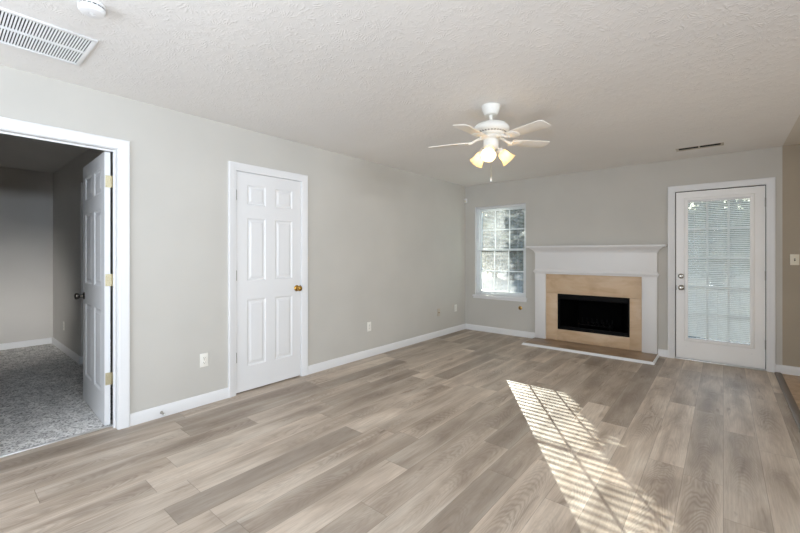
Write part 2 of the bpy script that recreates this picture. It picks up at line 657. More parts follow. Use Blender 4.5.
CASING = [(0.000, 0.0), (0.000, 0.009), (0.004, 0.012), (0.018, 0.013), (0.024, 0.016), (0.050, 0.018), (0.058, 0.020), (0.066, 0.020), (0.072, 0.017), (0.072, 0.0)]


def casing(mp, a0, a1, z0, top, prof=CASING):
    m = MB()
    n = len(prof)
    rows = []
    for k in range(4):
        row = []
        for o, t_ in prof:
            a = (a0 - o) if k < 2 else (a1 + o)
            b = z0 if k in (0, 3) else top + o
            row.append(m.b.verts.new(mp(a, b, t_)))
        rows.append(row)
    for r0, r1 in zip(rows, rows[1:]):
        for k in range(n - 1):
            m.b.faces.new((r0[k], r0[k + 1], r1[k + 1], r1[k]))
    m.b.faces.new(rows[0])
    m.b.faces.new(rows[3])
    bmesh.ops.recalc_face_normals(m.b, faces=m.b.faces)
    return m


BASE = [(0.0, 0.0), (0.014, 0.0), (0.014, 0.062), (0.011, 0.070), (0.010, 0.080), (0.005, 0.088), (0.0, 0.090)]


def baseboard(mp, a0, a1, ends=(0, 0)):
    m = MB()
    ra = [m.b.verts.new(mp(a0 - ends[0] * t_, z, t_)) for t_, z in BASE]
    rb = [m.b.verts.new(mp(a1 + ends[1] * t_, z, t_)) for t_, z in BASE]
    n = len(BASE)
    for k in range(n):
        k2 = (k + 1) % n
        m.b.faces.new((ra[k], ra[k2], rb[k2], rb[k]))
    m.b.faces.new(ra)
    m.b.faces.new(rb)
    bmesh.ops.recalc_face_normals(m.b, faces=m.b.faces)
    return m


def struct(m, name, mat, label, cat, **kw):
    return m.build(name, mat, None, label=label, cat=cat, kind='structure', **kw)


# ------------------------------------------------------------------ the room shell
H = 2.44
WL = frame_map(0, 0.0, 1)           # left wall, out into the room
WB = frame_map(1, 0.0, -1)          # back wall
YR = -8.2                           # rear wall behind the camera
XE = 7.0                            # far kitchen wall
BD0, BD1 = -5.80, -4.975            # bedroom doorway
CD0, CD1 = -4.075, -3.368           # closet doorway
DT = 2.045

struct(MB().box(-0.088, 3.852, YR, 0.0, -0.06, 0.0), 'floor', M['planks'], 'grey-brown wood-look plank floor of the empty living room', 'floor', smooth=False)
struct(MB().box(3.852, XE, YR, 0.0, -0.06, 0.0), 'floor_kitchen', M['vinyl'], 'tan kitchen floor beyond the dark strip by the glazed door', 'floor', smooth=False)
struct(MB().box(-4.1, -0.088, YR, -3.9, -0.06, 0.006), 'floor_bedroom', M['carpet'], 'speckled grey carpet of the bedroom seen through the open door', 'carpet', smooth=False)
struct(MB().box(-0.11, 3.888, YR, 0.0, H, H + 0.1), 'ceiling', M['ceiling'], 'off-white ceiling with stomped brush texture over the living room', 'ceiling', smooth=False)
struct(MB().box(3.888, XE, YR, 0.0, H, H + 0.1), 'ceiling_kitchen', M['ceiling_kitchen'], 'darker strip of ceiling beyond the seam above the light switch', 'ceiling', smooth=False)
struct(MB().box(-4.1, -0.11, YR, -3.2, H, H + 0.1), 'ceiling_bedroom', M['wall_bed'], 'dim bedroom ceiling seen above the open six-panel door', 'ceiling', smooth=False)

struct(panel_with_holes(0, -0.11, 0.0, YR, 0.15, 0.0, H, [(BD0 - 0.02, BD1 + 0.02, -1, DT + 0.02), (CD0 - 0.02, CD1 + 0.02, -1, DT + 0.02)]),
       'wall_left', M['wall'], 'long pale grey wall with the two white six-panel doors', 'wall', smooth=False)
WIN = (0.187, 1.066, 0.60, 2.067)
DOOR = (2.935, 3.772, -1, 2.055)
FIRE = (1.52, 2.49, 0.16, 0.74)
struct(panel_with_holes(1, 0.0, 0.15, 0.0, 3.888, 0.0, H, [WIN, DOOR, FIRE]), 'wall_back', M['wall'],
       'grey-beige far wall holding the window, fireplace and glazed door', 'wall', smooth=False)
struct(MB().box(3.888, XE + 0.1, 0.0, 0.15, 0.0, H), 'wall_kitchen', M['wall_kitchen'], 'darker taupe wall section with the toggle light switch', 'wall', smooth=False)
struct(MB().box(XE, XE + 0.1, YR, 0.0, 0.0, H), 'wall_right', M['wall_kitchen'], 'far kitchen wall out of view', 'wall', smooth=False)
struct(panel_with_holes(1, YR - 0.12, YR, -4.1, XE + 0.1, 0.0, H, []), 'wall_rear', M['wall'], 'wall behind the photographer', 'wall', smooth=False)
# bedroom shell
BX, BY = -3.976, -4.742
struct(MB().box(BX - 0.1, BX, YR, -3.2, 0.0, H), 'wall_bedroom_far', M['wall_bed'], 'grey bedroom wall facing the open doorway', 'wall', smooth=False)
struct(panel_with_holes(1, BY, BY + 0.115, BX, -0.11, 0.0, H, [(-2.33, -1.12, -1, 2.11)]), 'wall_bedroom_side', M['wall_bed'],
       'dark grey bedroom side wall ending behind the open door', 'wall', smooth=False)
struct(MB().box(BX, -0.11, -3.3, -3.2, 0.0, H), 'wall_closet', M['wall_bed'], 'closet wall hidden behind the closed door', 'wall', smooth=False)
struct(MB().box(BX, -0.11, -4.15, -4.08, 0.0, H), 'wall_closet_side', M['wall_bed'], 'inner wall of the bedroom closet', 'wall', smooth=False)

# baseboards
struct(baseboard(WL, -4.901, -4.149), 'baseboard_left', M['trim'], 'white baseboard between the bedroom doorway and the closed closet door', 'baseboard')
struct(baseboard(WL, -3.294, -0.014), 'baseboard_left', M['trim'], 'long white baseboard from the closet door to the corner', 'baseboard')
struct(baseboard(WL, YR, BD0 - 0.074), 'baseboard_left', M['trim'], 'white baseboard left of the bedroom doorway', 'baseboard')
struct(baseboard(WB, 0.0, 1.228), 'baseboard_back', M['trim'], 'white baseboard under the window, from the corner to the fireplace', 'baseboard')
struct(baseboard(WB, 2.768, 2.873), 'baseboard_back', M['trim'], 'short white baseboard between fireplace and glazed door', 'baseboard')
struct(baseboard(WB, 3.834, XE), 'baseboard_back', M['trim'], 'white baseboard below the light switch beside the tan floor', 'baseboard')
struct(baseboard(frame_map(0, BX, 1), YR, BY - 0.014), 'baseboard_bedroom', M['trim'], 'white baseboard on the far bedroom wall above the carpet', 'baseboard')
m = baseboard(frame_map(1, BY, -1), BX, -2.33, (0, 1))
m.merge(baseboard(frame_map(0, -2.33, 1), BY, BY + 0.115, (1, 0)).b)
struct(m, 'baseboard_bedroom', M['trim'], 'white baseboard along the dark bedroom side wall, wrapping its end', 'baseboard')

# door casings and jambs
def jamb(a0, a1, top, depth, d0, axis, stop):
    """lining of a doorway with its stop strip; d0..depth across the wall"""
    m = MB()
    th = 0.02
    def bx(aa, ab, da, db, za, zb):
        if axis == 0:
            m.box(da, db, aa, ab, za, zb)
        else:
            m.box(aa, ab, da, db, za, zb)
    bx(a0 - th, a0, d0, depth, 0, top + th)
    bx(a1, a1 + th, d0, depth, 0, top + th)
    bx(a0, a1, d0, depth, top, top + th)
    s0, s1 = stop
    bx(a0, a0 + 0.011, s0, s1, 0, top)
    bx(a1 - 0.011, a1, s0, s1, 0, top)
    bx(a0 + 0.011, a1 - 0.011, s0, s1, top - 0.011, top)
    return m


def doorway_trim(name, cas, lining, label):
    r = empty(name, (0, 0, 0), label, 'door frame', kind='structure')
    cas.build('casing', M['trim'], r, angle=25)
    lining.build('jamb', M['trim'], r, smooth=False)
    return r


doorway_trim('trim_1', casing(WL, BD0 - 0.002, BD1 + 0.003, 0, DT + 0.003), jamb(BD0, BD1, DT, 0.001, -0.111, 0, (-0.062, -0.050)),
             'white casing and jamb around the open bedroom doorway')
doorway_trim('trim_2', casing(WL, CD0 - 0.003, CD1 + 0.003, 0, DT - 0.004), jamb(CD0, CD1, DT, 0.001, -0.111, 0, (-0.062, -0.050)),
             'white casing and jamb around the closed closet door')
doorway_trim('trim_3', casing(WB, 2.944, 3.762, 0, 2.043), jamb(2.945, 3.761, 2.045, 0.15, -0.002, 1, (0.06, 0.085)),
             'white casing and jamb around the glazed exterior door')

# threshold strips
struct(MB().box(-0.106, -0.086, BD0 + 0.012, BD1 - 0.012, 0.0, 0.011, 0.003), 'trim_4', M['aluminium'], 'thin pale strip where carpet meets planks in the bedroom doorway', 'threshold')
m = MB()
pr = [(3.822, 0.0), (3.826, 0.006), (3.838, 0.010), (3.866, 0.010), (3.878, 0.006), (3.882, 0.0)]
m.extrude_outline(pr, 0, 2.27, 0.0, Matrix(((1, 0, 0, 0), (0, 0, -1, -0.0145), (0, 1, 0, 0.0), (0, 0, 0, 1))))
struct(m, 'trim_5', M['strip'], 'dark wood-look strip between plank floor and tan kitchen floor', 'threshold')

# ------------------------------------------------------------------ six-panel doors
def six_panel_slab(w, h=2.03, th=0.035):
    """local: x from 0 (hinge) to w, y from 0 (front face) to th, z up from 0"""
    k = w / 0.70
    p0, p1, p2, p3 = 0.108 * k ** 0.3, 0.0, 0.0, w - 0.100 * k ** 0.3
    mid = w / 2
    p1, p2 = mid - 0.050, mid + 0.050
    rows = [(0.225, 0.845), (1.020, 1.605), (1.730, 1.915)]
    holes = [(a, b, r0, r1) for (a, b) in ((p0, p1), (p2, p3)) for (r0, r1) in rows]
    m = MB()
    A = sorted({0, w} | {v for q in holes for v in q[:2]})
    B = sorted({0, h} | {v for q in holes for v in q[2:]})
    for y, s in ((0.0, 1), (th, -1)):
        for i in range(len(A) - 1):
            for j in range(len(B) - 1):
                ca, cb = (A[i] + A[i + 1]) / 2, (B[j] + B[j + 1]) / 2
                if any(q[0] < ca < q[1] and q[2] < cb < q[3] for q in holes):
                    continue
                m.quad((A[i], y, B[j]), (A[i + 1], y, B[j]), (A[i + 1], y, B[j + 1]), (A[i], y, B[j + 1]))
        for (a, b, c, d) in holes:
            prev = None
            for ins, dep in ((0.0, 0.0), (0.004, 0.003), (0.010, 0.009), (0.016, 0.010), (0.024, 0.009), (0.042, 0.0025)):
                yy = y + s * dep
                ring = [(a + ins, yy, c + ins), (b - ins, yy, c + ins), (b - ins, yy, d - ins), (a + ins, yy, d - ins)]
                if prev:
                    for q in range(4):
                        q2 = (q + 1) % 4
                        m.quad(prev[q], prev[q2], ring[q2], ring[q])
                prev = ring
            m.quad(*prev)
    for j in range(len(B) - 1):
        for x in (0, w):
            m.quad((x, 0, B[j]), (x, th, B[j]), (x, th, B[j + 1]), (x, 0, B[j + 1]))
    for i in range(len(A) - 1):
        for z in (0, h):
            m.quad((A[i], 0, z), (A[i + 1], 0, z), (A[i + 1], th, z), (A[i], th, z))
    bmesh.ops.remove_doubles(m.b, verts=m.b.verts, dist=1e-5)
    bmesh.ops.recalc_face_normals(m.b, faces=m.b.faces)
    return m


def knob(loc, axis):
    return MB().lathe([(0.0, 0.0), (0.031, 0.0), (0.032, 0.004), (0.026, 0.009), (0.013, 0.012), (0.011, 0.028), (0.016, 0.034), (0.025, 0.040),
                       (0.0285, 0.050), (0.027, 0.060), (0.020, 0.066), (0.010, 0.068), (0.0, 0.068)], loc, axis, 28, cap=False)


# closed closet door: knuckles show on the hinge side, the slab sits flush with the wall
d2 = empty('door_2', (-0.042, CD0 + 0.003, 0.012), 'closed white six-panel closet door with a brass knob', 'door', kind='structure')
sl = six_panel_slab(CD1 - CD0 - 0.006, 2.028)
bmesh.ops.transform(sl.b, matrix=Matrix.Translation((0, 0, 0)) @ Matrix(((0, -1, 0, 0.035), (1, 0, 0, 0), (0, 0, 1, 0), (0, 0, 0, 1))), verts=sl.b.verts)
sl.build('door_slab', M['trim'], d2, local=True, angle=12)
kb = knob((0.035, 0.653, 0.915), (1, 0, 0))
kb.build('knob', M['brass'], d2, local=True, label='brass door knob')
MB().box(0.030, 0.0362, 0.694, 0.7008, 0.885, 0.945, 0.001).build('latch_plate', M['bronze'], d2, local=True)
for z in (0.324, 1.072, 1.806):
    hg = MB()
    for k in range(5):
        hg.lathe([(0.0, 0.0), (0.006, 0.0), (0.006, 0.0165), (0.0, 0.0165)], (0.044, -0.0035, z - 0.044 + k * 0.0178), (0, 0, 1), 14, cap=False)
    hg.lathe([(0.0, 0.0), (0.0045, 0.0), (0.0045, 0.004), (0.0, 0.006)], (0.044, -0.0035, z + 0.0446), (0, 0, 1), 14, cap=False)
    hg.box(0.0352, 0.0385, -0.0025, 0.006, z - 0.044, z + 0.044)
    hg.build('hinge', M['hinge'], d2, local=True, label='satin metal hinge')

# open bedroom door, swung into the bedroom, hinged on the near side of the jamb
DW = 0.816
d1 = empty('door_1', (-0.112, -4.990, 0.014), 'open white six-panel bedroom door standing over the grey carpet', 'door', kind='structure')
sl = six_panel_slab(DW, 2.026)
# hinge edge at x = 0 facing the room, slab runs to -x, face towards the camera at -y
bmesh.ops.transform(sl.b, matrix=Matrix(((-1, 0, 0, 0.006), (0, 1, 0, -0.036), (0, 0, 1, 0), (0, 0, 0, 1))), verts=sl.b.verts)
bmesh.ops.recalc_face_normals(sl.b, faces=sl.b.faces)
sl.build('door_slab', M['trim'], d1, local=True, angle=12)
kb = knob((-DW + 0.066, -0.036, 0.905), (0, -1, 0))
kb.build('knob', M['bronze'], d1, local=True, label='dark nickel door knob')
kb = knob((-DW + 0.066, -0.001, 0.905), (0, 1, 0))
kb.build('knob', M['bronze'], d1, local=True, label='dark nickel door knob')
for z in (0.342, 1.074, 1.806):
    hg = MB()
    hg.box(0.0058, 0.0085, -0.031, 0.0, z - 0.045, z + 0.045)
    for dz, dy in ((-0.03, -0.022), (0.0, -0.014), (0.03, -0.022)):
        hg.lathe([(0.0, 0.0), (0.0042, 0.0), (0.003, 0.0014), (0.0, 0.0014)], (0.0085, dy, z + dz), (1, 0, 0), 12, cap=False)
    for k in range(5):
        hg.lathe([(0.0, 0.0), (0.006, 0.0), (0.006, 0.017), (0.0, 0.017)], (0.0075, 0.004, z - 0.045 + k * 0.0182), (0, 0, 1), 14, cap=False)
    hg.box(0.006, 0.042, 0.0125, 0.0148, z - 0.045, z + 0.045)
    hg.box(0.0065, 0.009, 0.0, 0.0148, z - 0.045, z + 0.045)
    hg.build('hinge', M['palebrass'], d1, local=True, label='pale brass hinge')

d1.rotation_euler = (0, 0, math.radians(-2.3))

# ------------------------------------------------------------------ glazed exterior door
d3 = empty('door_3', (2.949, 0.012, 0.0), 'white exterior door with a large blind-covered glass pane', 'door', kind='structure')
DX0, DX1, DZ0, DZ1 = 2.954, 3.755, 0.016, 2.034
GX0, GX1, GZ0, GZ1 = 3.062, 3.640, 0.255, 1.932
m = panel_with_holes(1, 0.012, 0.056, DX0, DX1, DZ0, DZ1, [(GX0, GX1, GZ0, GZ1)])
m.build('door_slab', M['door'], d3, smooth=False)
m = MB()
m.box(2.9455, 2.9538, 0.030, 0.050, 0.016, 2.0345)
m.box(3.7552, 3.7605, 0.030, 0.050, 0.016, 2.0345)
m.box(2.9455, 3.7605, 0.030, 0.050, 2.0345, 2.0446)
m.build('gap_shade', M['dark'], d3, smooth=False, label='dark strip standing in for shade in the door gap')  # near-black strip put in as the shade of the door gap
m = MB()     # raised moulding around the glass
pf = [(-0.012, 0.0), (-0.012, 0.004), (-0.004, 0.011), (0.010, 0.014), (0.022, 0.012), (0.028, 0.004), (0.028, -0.0002)]
rows = []
for k in range(4):
    rows.append([m.b.verts.new(((GX0 - o) if k in (0, 1) else (GX1 + o), 0.012 - t_, (GZ0 - o) if k in (0, 3) else (GZ1 + o))) for o, t_ in pf])
for k in range(4):
    r0, r1 = rows[k], rows[(k + 1) % 4]
    for q in range(len(pf) - 1):
        m.b.faces.new((r0[q], r0[q + 1], r1[q + 1], r1[q]))
bmesh.ops.recalc_face_normals(m.b, faces=m.b.faces)
m.build('lite_frame', M['door'], d3, angle=25)
MB().box(GX0, GX1, 0.038, 0.043, GZ0, GZ1).build('glass_pane', M['glass'], d3, smooth=False)
m = MB()
for k in (1, 2):
    x = GX0 + (GX1 - GX0) * k / 3
    m.box(x - 0.011, x + 0.011, 0.028, 0.0375, GZ0, GZ1, 0.002)
for z in (1.577, 1.232, 0.893, 0.562):
    m.box(GX0, GX1, 0.0275, 0.0377, z - 0.011, z + 0.011, 0.002)
m.build('muntin_grille', M['trim'], d3)
MB().lathe([(0.0, 0.0), (0.030, 0.0), (0.031, 0.005), (0.024, 0.012), (0.015, 0.014), (0.014, 0.018), (0.0, 0.019)], (3.004, 0.012, 1.012), (0, -1, 0), 26, cap=False) \
    .box(2.999, 3.009, -0.022, -0.006, 0.997, 1.027, 0.003).build('deadbolt', M['nickel'], d3, label='round nickel deadbolt with thumb turn')
knob((3.006, 0.012, 0.872), (0, -1, 0)).build('knob', M['nickel'], d3, label='satin nickel door knob')
m = MB().box(DX0 - 0.0005, DX0 + 0.004, 0.008, 0.03, 0.84, 0.90)
m.build('latch_plate', M['bronze'], d3)
for z in (0.285, 1.043, 1.850):
    hg = MB()
    for k in range(5):
        hg.lathe([(0.0, 0.0), (0.0065, 0.0), (0.0065, 0.0185), (0.0, 0.0185)], (DX1 + 0.002, 0.004, z - 0.05 + k * 0.02), (0, 0, 1), 14, cap=False)
    hg.box(DX1 - 0.003, DX1 + 0.008, 0.0095, 0.0125, z - 0.05, z + 0.05)
    hg.build('hinge', M['hinge'], d3, label='satin metal hinge')
for (x, z) in ((3.055, 0.165), (3.645, 0.165)):
    MB().lathe([(0.0, 0.0), (0.006, 0.0), (0.005, 0.001), (0.0, 0.001)], (x, 0.012, z), (0, -1, 0), 12, cap=False).build('screw_plug', M['plastic'], d3)
struct(MB().box(2.947, 3.759, -0.012, 0.15, 0.0005, 0.013, 0.003), 'trim_6', M['aluminium'], 'pale metal sill under the glazed exterior door', 'threshold')


def mini_blind(name, x0, x1, z0, z1, y, tilt, label, cordx):
    r = empty(name, ((x0 + x1) / 2, y, z1), label, 'blind')
    MB().box(x0, x1, y - 0.013, y + 0.013, z1 - 0.026, z1, 0.002).build('headrail', M['trim'], r)
    m = MB()
    pitch = 0.0215
    z = z1 - 0.036
    n = 0
    ca, sa = math.cos(tilt), math.sin(tilt)
    while z > z0 + 0.022:
        rows = []
        for k in range(5):
            u = -0.0125 + 0.025 * k / 4
            crown = 0.0014 * (1 - (u / 0.0125) ** 2)
            yy, zz = u * ca - crown * sa, u * sa + crown * ca
            rows.append((y + yy, z + zz))
        for (ya, za), (yb, zb) in zip(rows, rows[1:]):
            m.quad((x0 + 0.004, ya, za), (x1 - 0.004, ya, za), (x1 - 0.004, yb, zb), (x0 + 0.004, yb, zb))
        z -= pitch
        n += 1
    bmesh.ops.remove_doubles(m.b, verts=m.b.verts, dist=1e-6)
    m.build('slats', M['slat'], r, angle=60)
    MB().box(x0 + 0.003, x1 - 0.003, y - 0.011, y + 0.011, z0, z0 + 0.012, 0.002).build('bottom_rail', M['trim'], r)
    m = MB()
    w = x1 - x0
    for f in (0.16, 0.5, 0.84):
        for dy in (-0.0135, 0.0135):
            m.tube([(x0 + w * f, y + dy, z1 - 0.02), (x0 + w * f, y + dy, z0 + 0.01)], 0.0007, 5)
    m.build('ladder_strings', M['plastic'], r)
    m = MB().tube([(cordx, y - 0.016, z1 - 0.02), (cordx + 0.002, y - 0.017, z1 - 0.5), (cordx, y - 0.016, z1 - 0.62)], 0.0022, 7)
    m.build('tilt_wand', M['plastic'], r)
    return r


mini_blind('mini_blind', GX0 + 0.004, GX1 - 0.004, GZ0 + 0.004, GZ1 - 0.003, 0.0115, math.radians(42), 'white mini blind with tilted slats inside the glazed door', GX0 + 0.07)

# ------------------------------------------------------------------ window
w1 = empty('window_1', (0.63, 0.10, 0.60), 'white double-hung grid window beside the fireplace, trees outside', 'window', kind='structure')
X0, X1, Z0, Z1 = WIN
def rect_frame(m, x0, x1, z0, z1, y0, y1, w, bev=0.002):
    m.box(x0, x0 + w, y0, y1, z0, z1, bev)
    m.box(x1 - w, x1, y0, y1, z0, z1, bev)
    m.box(x0 + w, x1 - w, y0, y1, z0, z0 + w, bev)
    m.box(x0 + w, x1 - w, y0, y1, z1 - w, z1, bev)
    return m
rect_frame(MB(), X0 + 0.001, X1 - 0.001, Z0 + 0.001, Z1 - 0.001, 0.070, 0.146, 0.036).build('window_frame', M['trim'], w1)
ZM = 1.352
def sash(z0, z1, y0, y1):
    f = rect_frame(MB(), X0 + 0.036, X1 - 0.036, z0, z1, y0, y1, 0.034).build('sash', M['trim'], w1)
    gx0, gx1, gz0, gz1 = X0 + 0.07, X1 - 0.07, z0 + 0.034, z1 - 0.034
    ym = (y0 + y1) / 2
    m = MB()
    for k in (1, 2):
        x = gx0 + (gx1 - gx0) * k / 3
        m.box(x - 0.009, x + 0.009, ym - 0.008, ym - 0.003, gz0, gz1)
    zc = (gz0 + gz1) / 2
    m.box(gx0, gx1, ym - 0.0085, ym - 0.0035, zc - 0.009, zc + 0.009)
    m.build('muntin_grille', M['trim'], f)
    MB().box(gx0, gx1, ym - 0.002, ym + 0.002, gz0, gz1).build('glass_pane', M['glass'], f, smooth=False)
    return f
sash(ZM - 0.017, Z1 - 0.037, 0.108, 0.138)
sash(Z0 + 0.037, ZM + 0.017, 0.074, 0.104)
MB().box(0.60, 0.66, 0.064, 0.078, ZM + 0.017, ZM + 0.027, 0.003).build('sash_lock', M['plastic'], w1)
# stool and apron
m = MB().box(X0 - 0.036, X1 + 0.024, -0.028, -0.0005, Z0 - 0.024, Z0 - 0.001, 0.005)
m.box(X0 + 0.001, X1 - 0.001, -0.0005, 0.070, Z0 - 0.0005, Z0 + 0.006)
m.build('window_sill', M['trim'], w1)
MB().box(X0 - 0.026, X1 + 0.014, -0.013, -0.0005, Z0 - 0.058, Z0 - 0.0245, 0.003).build('apron', M['trim'], w1)
m = MB()     # white returns of the recess
m.box(X0 + 0.0005, X0 + 0.004, 0.001, 0.070, Z0 + 0.006, Z1 - 0.0005)
m.box(X1 - 0.004, X1 - 0.0005, 0.001, 0.070, Z0 + 0.006, Z1 - 0.0005)
m.box(X0 + 0.004, X1 - 0.004, 0.001, 0.070, Z1 - 0.004, Z1 - 0.0005)
m.build('recess_lining', M['trim'], w1, smooth=False)
mini_blind('mini_blind', X0 + 0.008, X1 - 0.008, Z0 + 0.008, Z1 - 0.006, 0.042, math.radians(-4), 'open white mini blind hanging inside the double-hung window', X0 + 0.06)

# ------------------------------------------------------------------ fireplace
FC = 1.9975
PX0, PX1 = 1.230, 2.765
fp = empty('fireplace', (FC, 0.0, 0.0), 'fireplace with white wooden mantel, tan stone surround and black firebox', 'fireplace')
YF = -0.062          # front of pilasters and frieze
m = MB()
for (a, b) in ((PX0, 1.383), (2.602, PX1)):
    m = MB().box(a, b, YF, -0.0005, 0.031, 1.000, 0.002)
    m.build('pilaster', M['mantel'], fp)
m = MB().box(PX0, PX1, YF, -0.0005, 1.0005, 1.320, 0.002)
m.build('frieze', M['mantel'], fp)


def wrap(m, prof, x0=PX0, x1=PX1, y=YF):
    """moulding wrapped round the front and both ends; prof: (offset, z)"""
    rows = []
    for k in range(4):
        row = []
        for o, z in prof:
            x = (x0 - o) if k < 2 else (x1 + o)
            yy = -0.0005 if k in (0, 3) else y - o
            row.append(m.b.verts.new((x, yy, z)))
        rows.append(row)
    for r0, r1 in zip(rows, rows[1:]):
        for q in range(len(prof) - 1):
            m.b.faces.new((r0[q], r0[q + 1], r1[q + 1], r1[q]))
    for q in (0, -1):
        m.b.faces.new([r[q] for r in rows])
    for k in (0, 3):
        m.b.faces.new(rows[k])
    bmesh.ops.recalc_face_normals(m.b, faces=m.b.faces)
    return m


wrap(MB(), [(0.0, 0.990), (0.006, 0.990), (0.008, 1.004), (0.016, 1.012), (0.020, 1.022), (0.018, 1.034), (0.010, 1.040), (0.008, 1.048), (0.002, 1.056), (0.0, 1.056)]).build('band_moulding', M['mantel'], fp, angle=30)
wrap(MB(), [(0.0, 1.298), (0.005, 1.300), (0.008, 1.312), (0.014, 1.322), (0.026, 1.336), (0.042, 1.350), (0.056, 1.358), (0.060, 1.364), (0.066, 1.372), (0.0, 1.372)]).build('crown_moulding', M['mantel'], fp, angle=30)
wrap(MB(), [(0.0, 1.3725), (0.092, 1.3725), (0.097, 1.377), (0.099, 1.386), (0.097, 1.395), (0.092, 1.400), (0.0, 1.400)]).build('mantel_shelf', M['mantel'], fp, angle=30)
# stone surround: four slabs with fine joints
FX0, FX1, FZ0, FZ1 = 1.548, 2.463, 0.192, 0.706
m = MB()
m.box(1.384, 2.601, -0.030, -0.0005, FZ1 + 0.001, 0.9995, 0.001)
m.box(1.384, FX0, -0.030, -0.0005, 0.031, FZ1 - 0.001, 0.001)
m.box(FX1, 2.601, -0.030, -0.0005, 0.031, FZ1 - 0.001, 0.001)
m.box(FX0 + 0.0015, FX1 - 0.0015, -0.030, -0.0005, 0.031, FZ0, 0.001)
m.build('stone_surround', M['stone'], fp)
# firebox: black frame and a splayed box going back into the wall
m = rect_frame(MB(), FX0 + 0.001, FX1 - 0.001, FZ0 + 0.001, FZ1 - 0.001, -0.026, 0.02, 0.022, 0.002)
m.box(FX0 + 0.023, FX1 - 0.023, -0.018, 0.02, FZ1 - 0.075, FZ1 - 0.023, 0.003)
m.box(FX0 + 0.023, FX1 - 0.023, -0.018, 0.02, FZ0 + 0.023, FZ0 + 0.050, 0.003)
fb = m.build('firebox_frame', M['blackmetal'], fp)
m = MB()
a = [(FX0 + 0.02, 0.02, FZ0 + 0.02), (FX1 - 0.02, 0.02, FZ0 + 0.02), (FX1 - 0.02, 0.02, FZ1 - 0.02), (FX0 + 0.02, 0.02, FZ1 - 0.02)]
c = [(FX0 + 0.17, 0.40, FZ0 + 0.03), (FX1 - 0.17, 0.40, FZ0 + 0.03), (FX1 - 0.17, 0.40, FZ1 - 0.06), (FX0 + 0.17, 0.40, FZ1 - 0.06)]
for k in range(4):
    k2 = (k + 1) % 4
    m.quad(a[k], a[k2], c[k2], c[k])
m.quad(*c)
# outer shell so that no daylight leaks in behind
m.box(FX0 - 0.02, FX1 + 0.02, 0.42, 0.44, FZ0 - 0.02, FZ1 + 0.02)
m.box(FX0 - 0.026, FX0 - 0.006, 0.02, 0.44, FZ0 - 0.02, FZ1 + 0.02)
m.box(FX1 + 0.006, FX1 + 0.026, 0.02, 0.44, FZ0 - 0.02, FZ1 + 0.02)
m.box(FX0 - 0.026, FX1 + 0.026, 0.02, 0.44, FZ1 + 0.006, FZ1 + 0.026)
m.box(FX0 - 0.026, FX1 + 0.026, 0.02, 0.44, FZ0 - 0.026, FZ0 - 0.006)
m.build('firebox', M['black'], fp, smooth=False)
m = MB()     # log grate
for k in range(7):
    x = 1.80 + k * 0.066
    m.tube([(x, 0.10, 0.325), (x, 0.105, 0.285), (x, 0.30, 0.275), (x, 0.305, 0.34)], 0.008, 8)
m.tube([(1.78, 0.12, 0.268), (2.22, 0.12, 0.268)], 0.008, 8)
m.tube([(1.78, 0.28, 0.262), (2.22, 0.28, 0.262)], 0.008, 8)
for x in (1.80, 2.20):
    m.tube([(x, 0.12, 0.268), (x, 0.12, 0.222)], 0.007, 8)
    m.tube([(x, 0.28, 0.262), (x, 0.28, 0.222)], 0.007, 8)
m.build('log_grate', M['blackmetal'], fp)
# hearth slab with white quarter-round trim on front and ends
HX0, HX1, HY = 1.224, 2.772, -0.500
hs = MB().box(HX0, HX1, HY, -0.0005, 0.0005, 0.030, 0.002).build('hearth_slab', M['hearth'], fp)
m = MB()
prof = [(0.0, 0.0005), (0.016, 0.0005), (0.0155, 0.008), (0.0125, 0.016), (0.008, 0.0215), (0.002, 0.0240), (0.0, 0.0315)]
rows = []
for k in range(4):
    rows.append([m.b.verts.new(((HX0 - o) if k < 2 else (HX1 + o), -0.0155 if k in (0, 3) else HY - o, z)) for o, z in prof])
for r0, r1 in zip(rows, rows[1:]):
    for q in range(len(prof) - 1):
        m.b.faces.new((r0[q], r0[q + 1], r1[q + 1], r1[q]))
m.b.faces.new(rows[0])
m.b.faces.new(rows[3])
bmesh.ops.recalc_face_normals(m.b, faces=m.b.faces)
m.build('hearth_trim', M['trim'], fp, angle=50, label='white quarter-round trim')

# ------------------------------------------------------------------ ceiling fan
FN = Vector((2.003, -3.040, H))
fan = empty('ceiling_fan', FN, 'white five-blade ceiling fan with three lit lamps hanging from the ceiling', 'ceiling fan')
MB().lathe([(0.0, 0.0), (0.072, 0.0), (0.073, -0.006), (0.070, -0.012), (0.066, -0.030), (0.054, -0.062), (0.046, -0.070), (0.030, -0.072), (0.0, -0.072)], (0, 0, -0.0005), (0, 0, 1), 40, cap=False).build('canopy', M['fanwhite'], fan, local=True)
MB().lathe([(0.0, -0.068), (0.013, -0.068), (0.013, -0.140), (0.020, -0.145), (0.020, -0.160), (0.0, -0.160)], n=20, cap=False).build('downrod', M['fanwhite'], fan, local=True)
m = MB().lathe([(0.0, -0.128), (0.030, -0.130), (0.085, -0.136), (0.115, -0.148), (0.132, -0.164), (0.139, -0.176), (0.139, -0.190), (0.134, -0.200), (0.120, -0.210), (0.100, -0.218), (0.094, -0.232), (0.0, -0.232)], n=48, cap=False)
mo = m.build('motor_housing', M['fanwhite'], fan, local=True)
m = MB()
for k in range(30):
    an = 2 * PI * k / 30
    tb = bmesh.new()
    bmesh.ops.create_cube(tb, size=1.0)
    m.merge(tb, Matrix.Rotation(an, 4, 'Z') @ Matrix.Translation((0.1105, 0, -0.2135)) @ Matrix.Rotation(math.radians(68), 4, 'Y') @ Matrix.Diagonal((0.003, 0.008, 0.013, 1)))
m.build('vent_slots', M['slot'], mo, local=True, smooth=False)
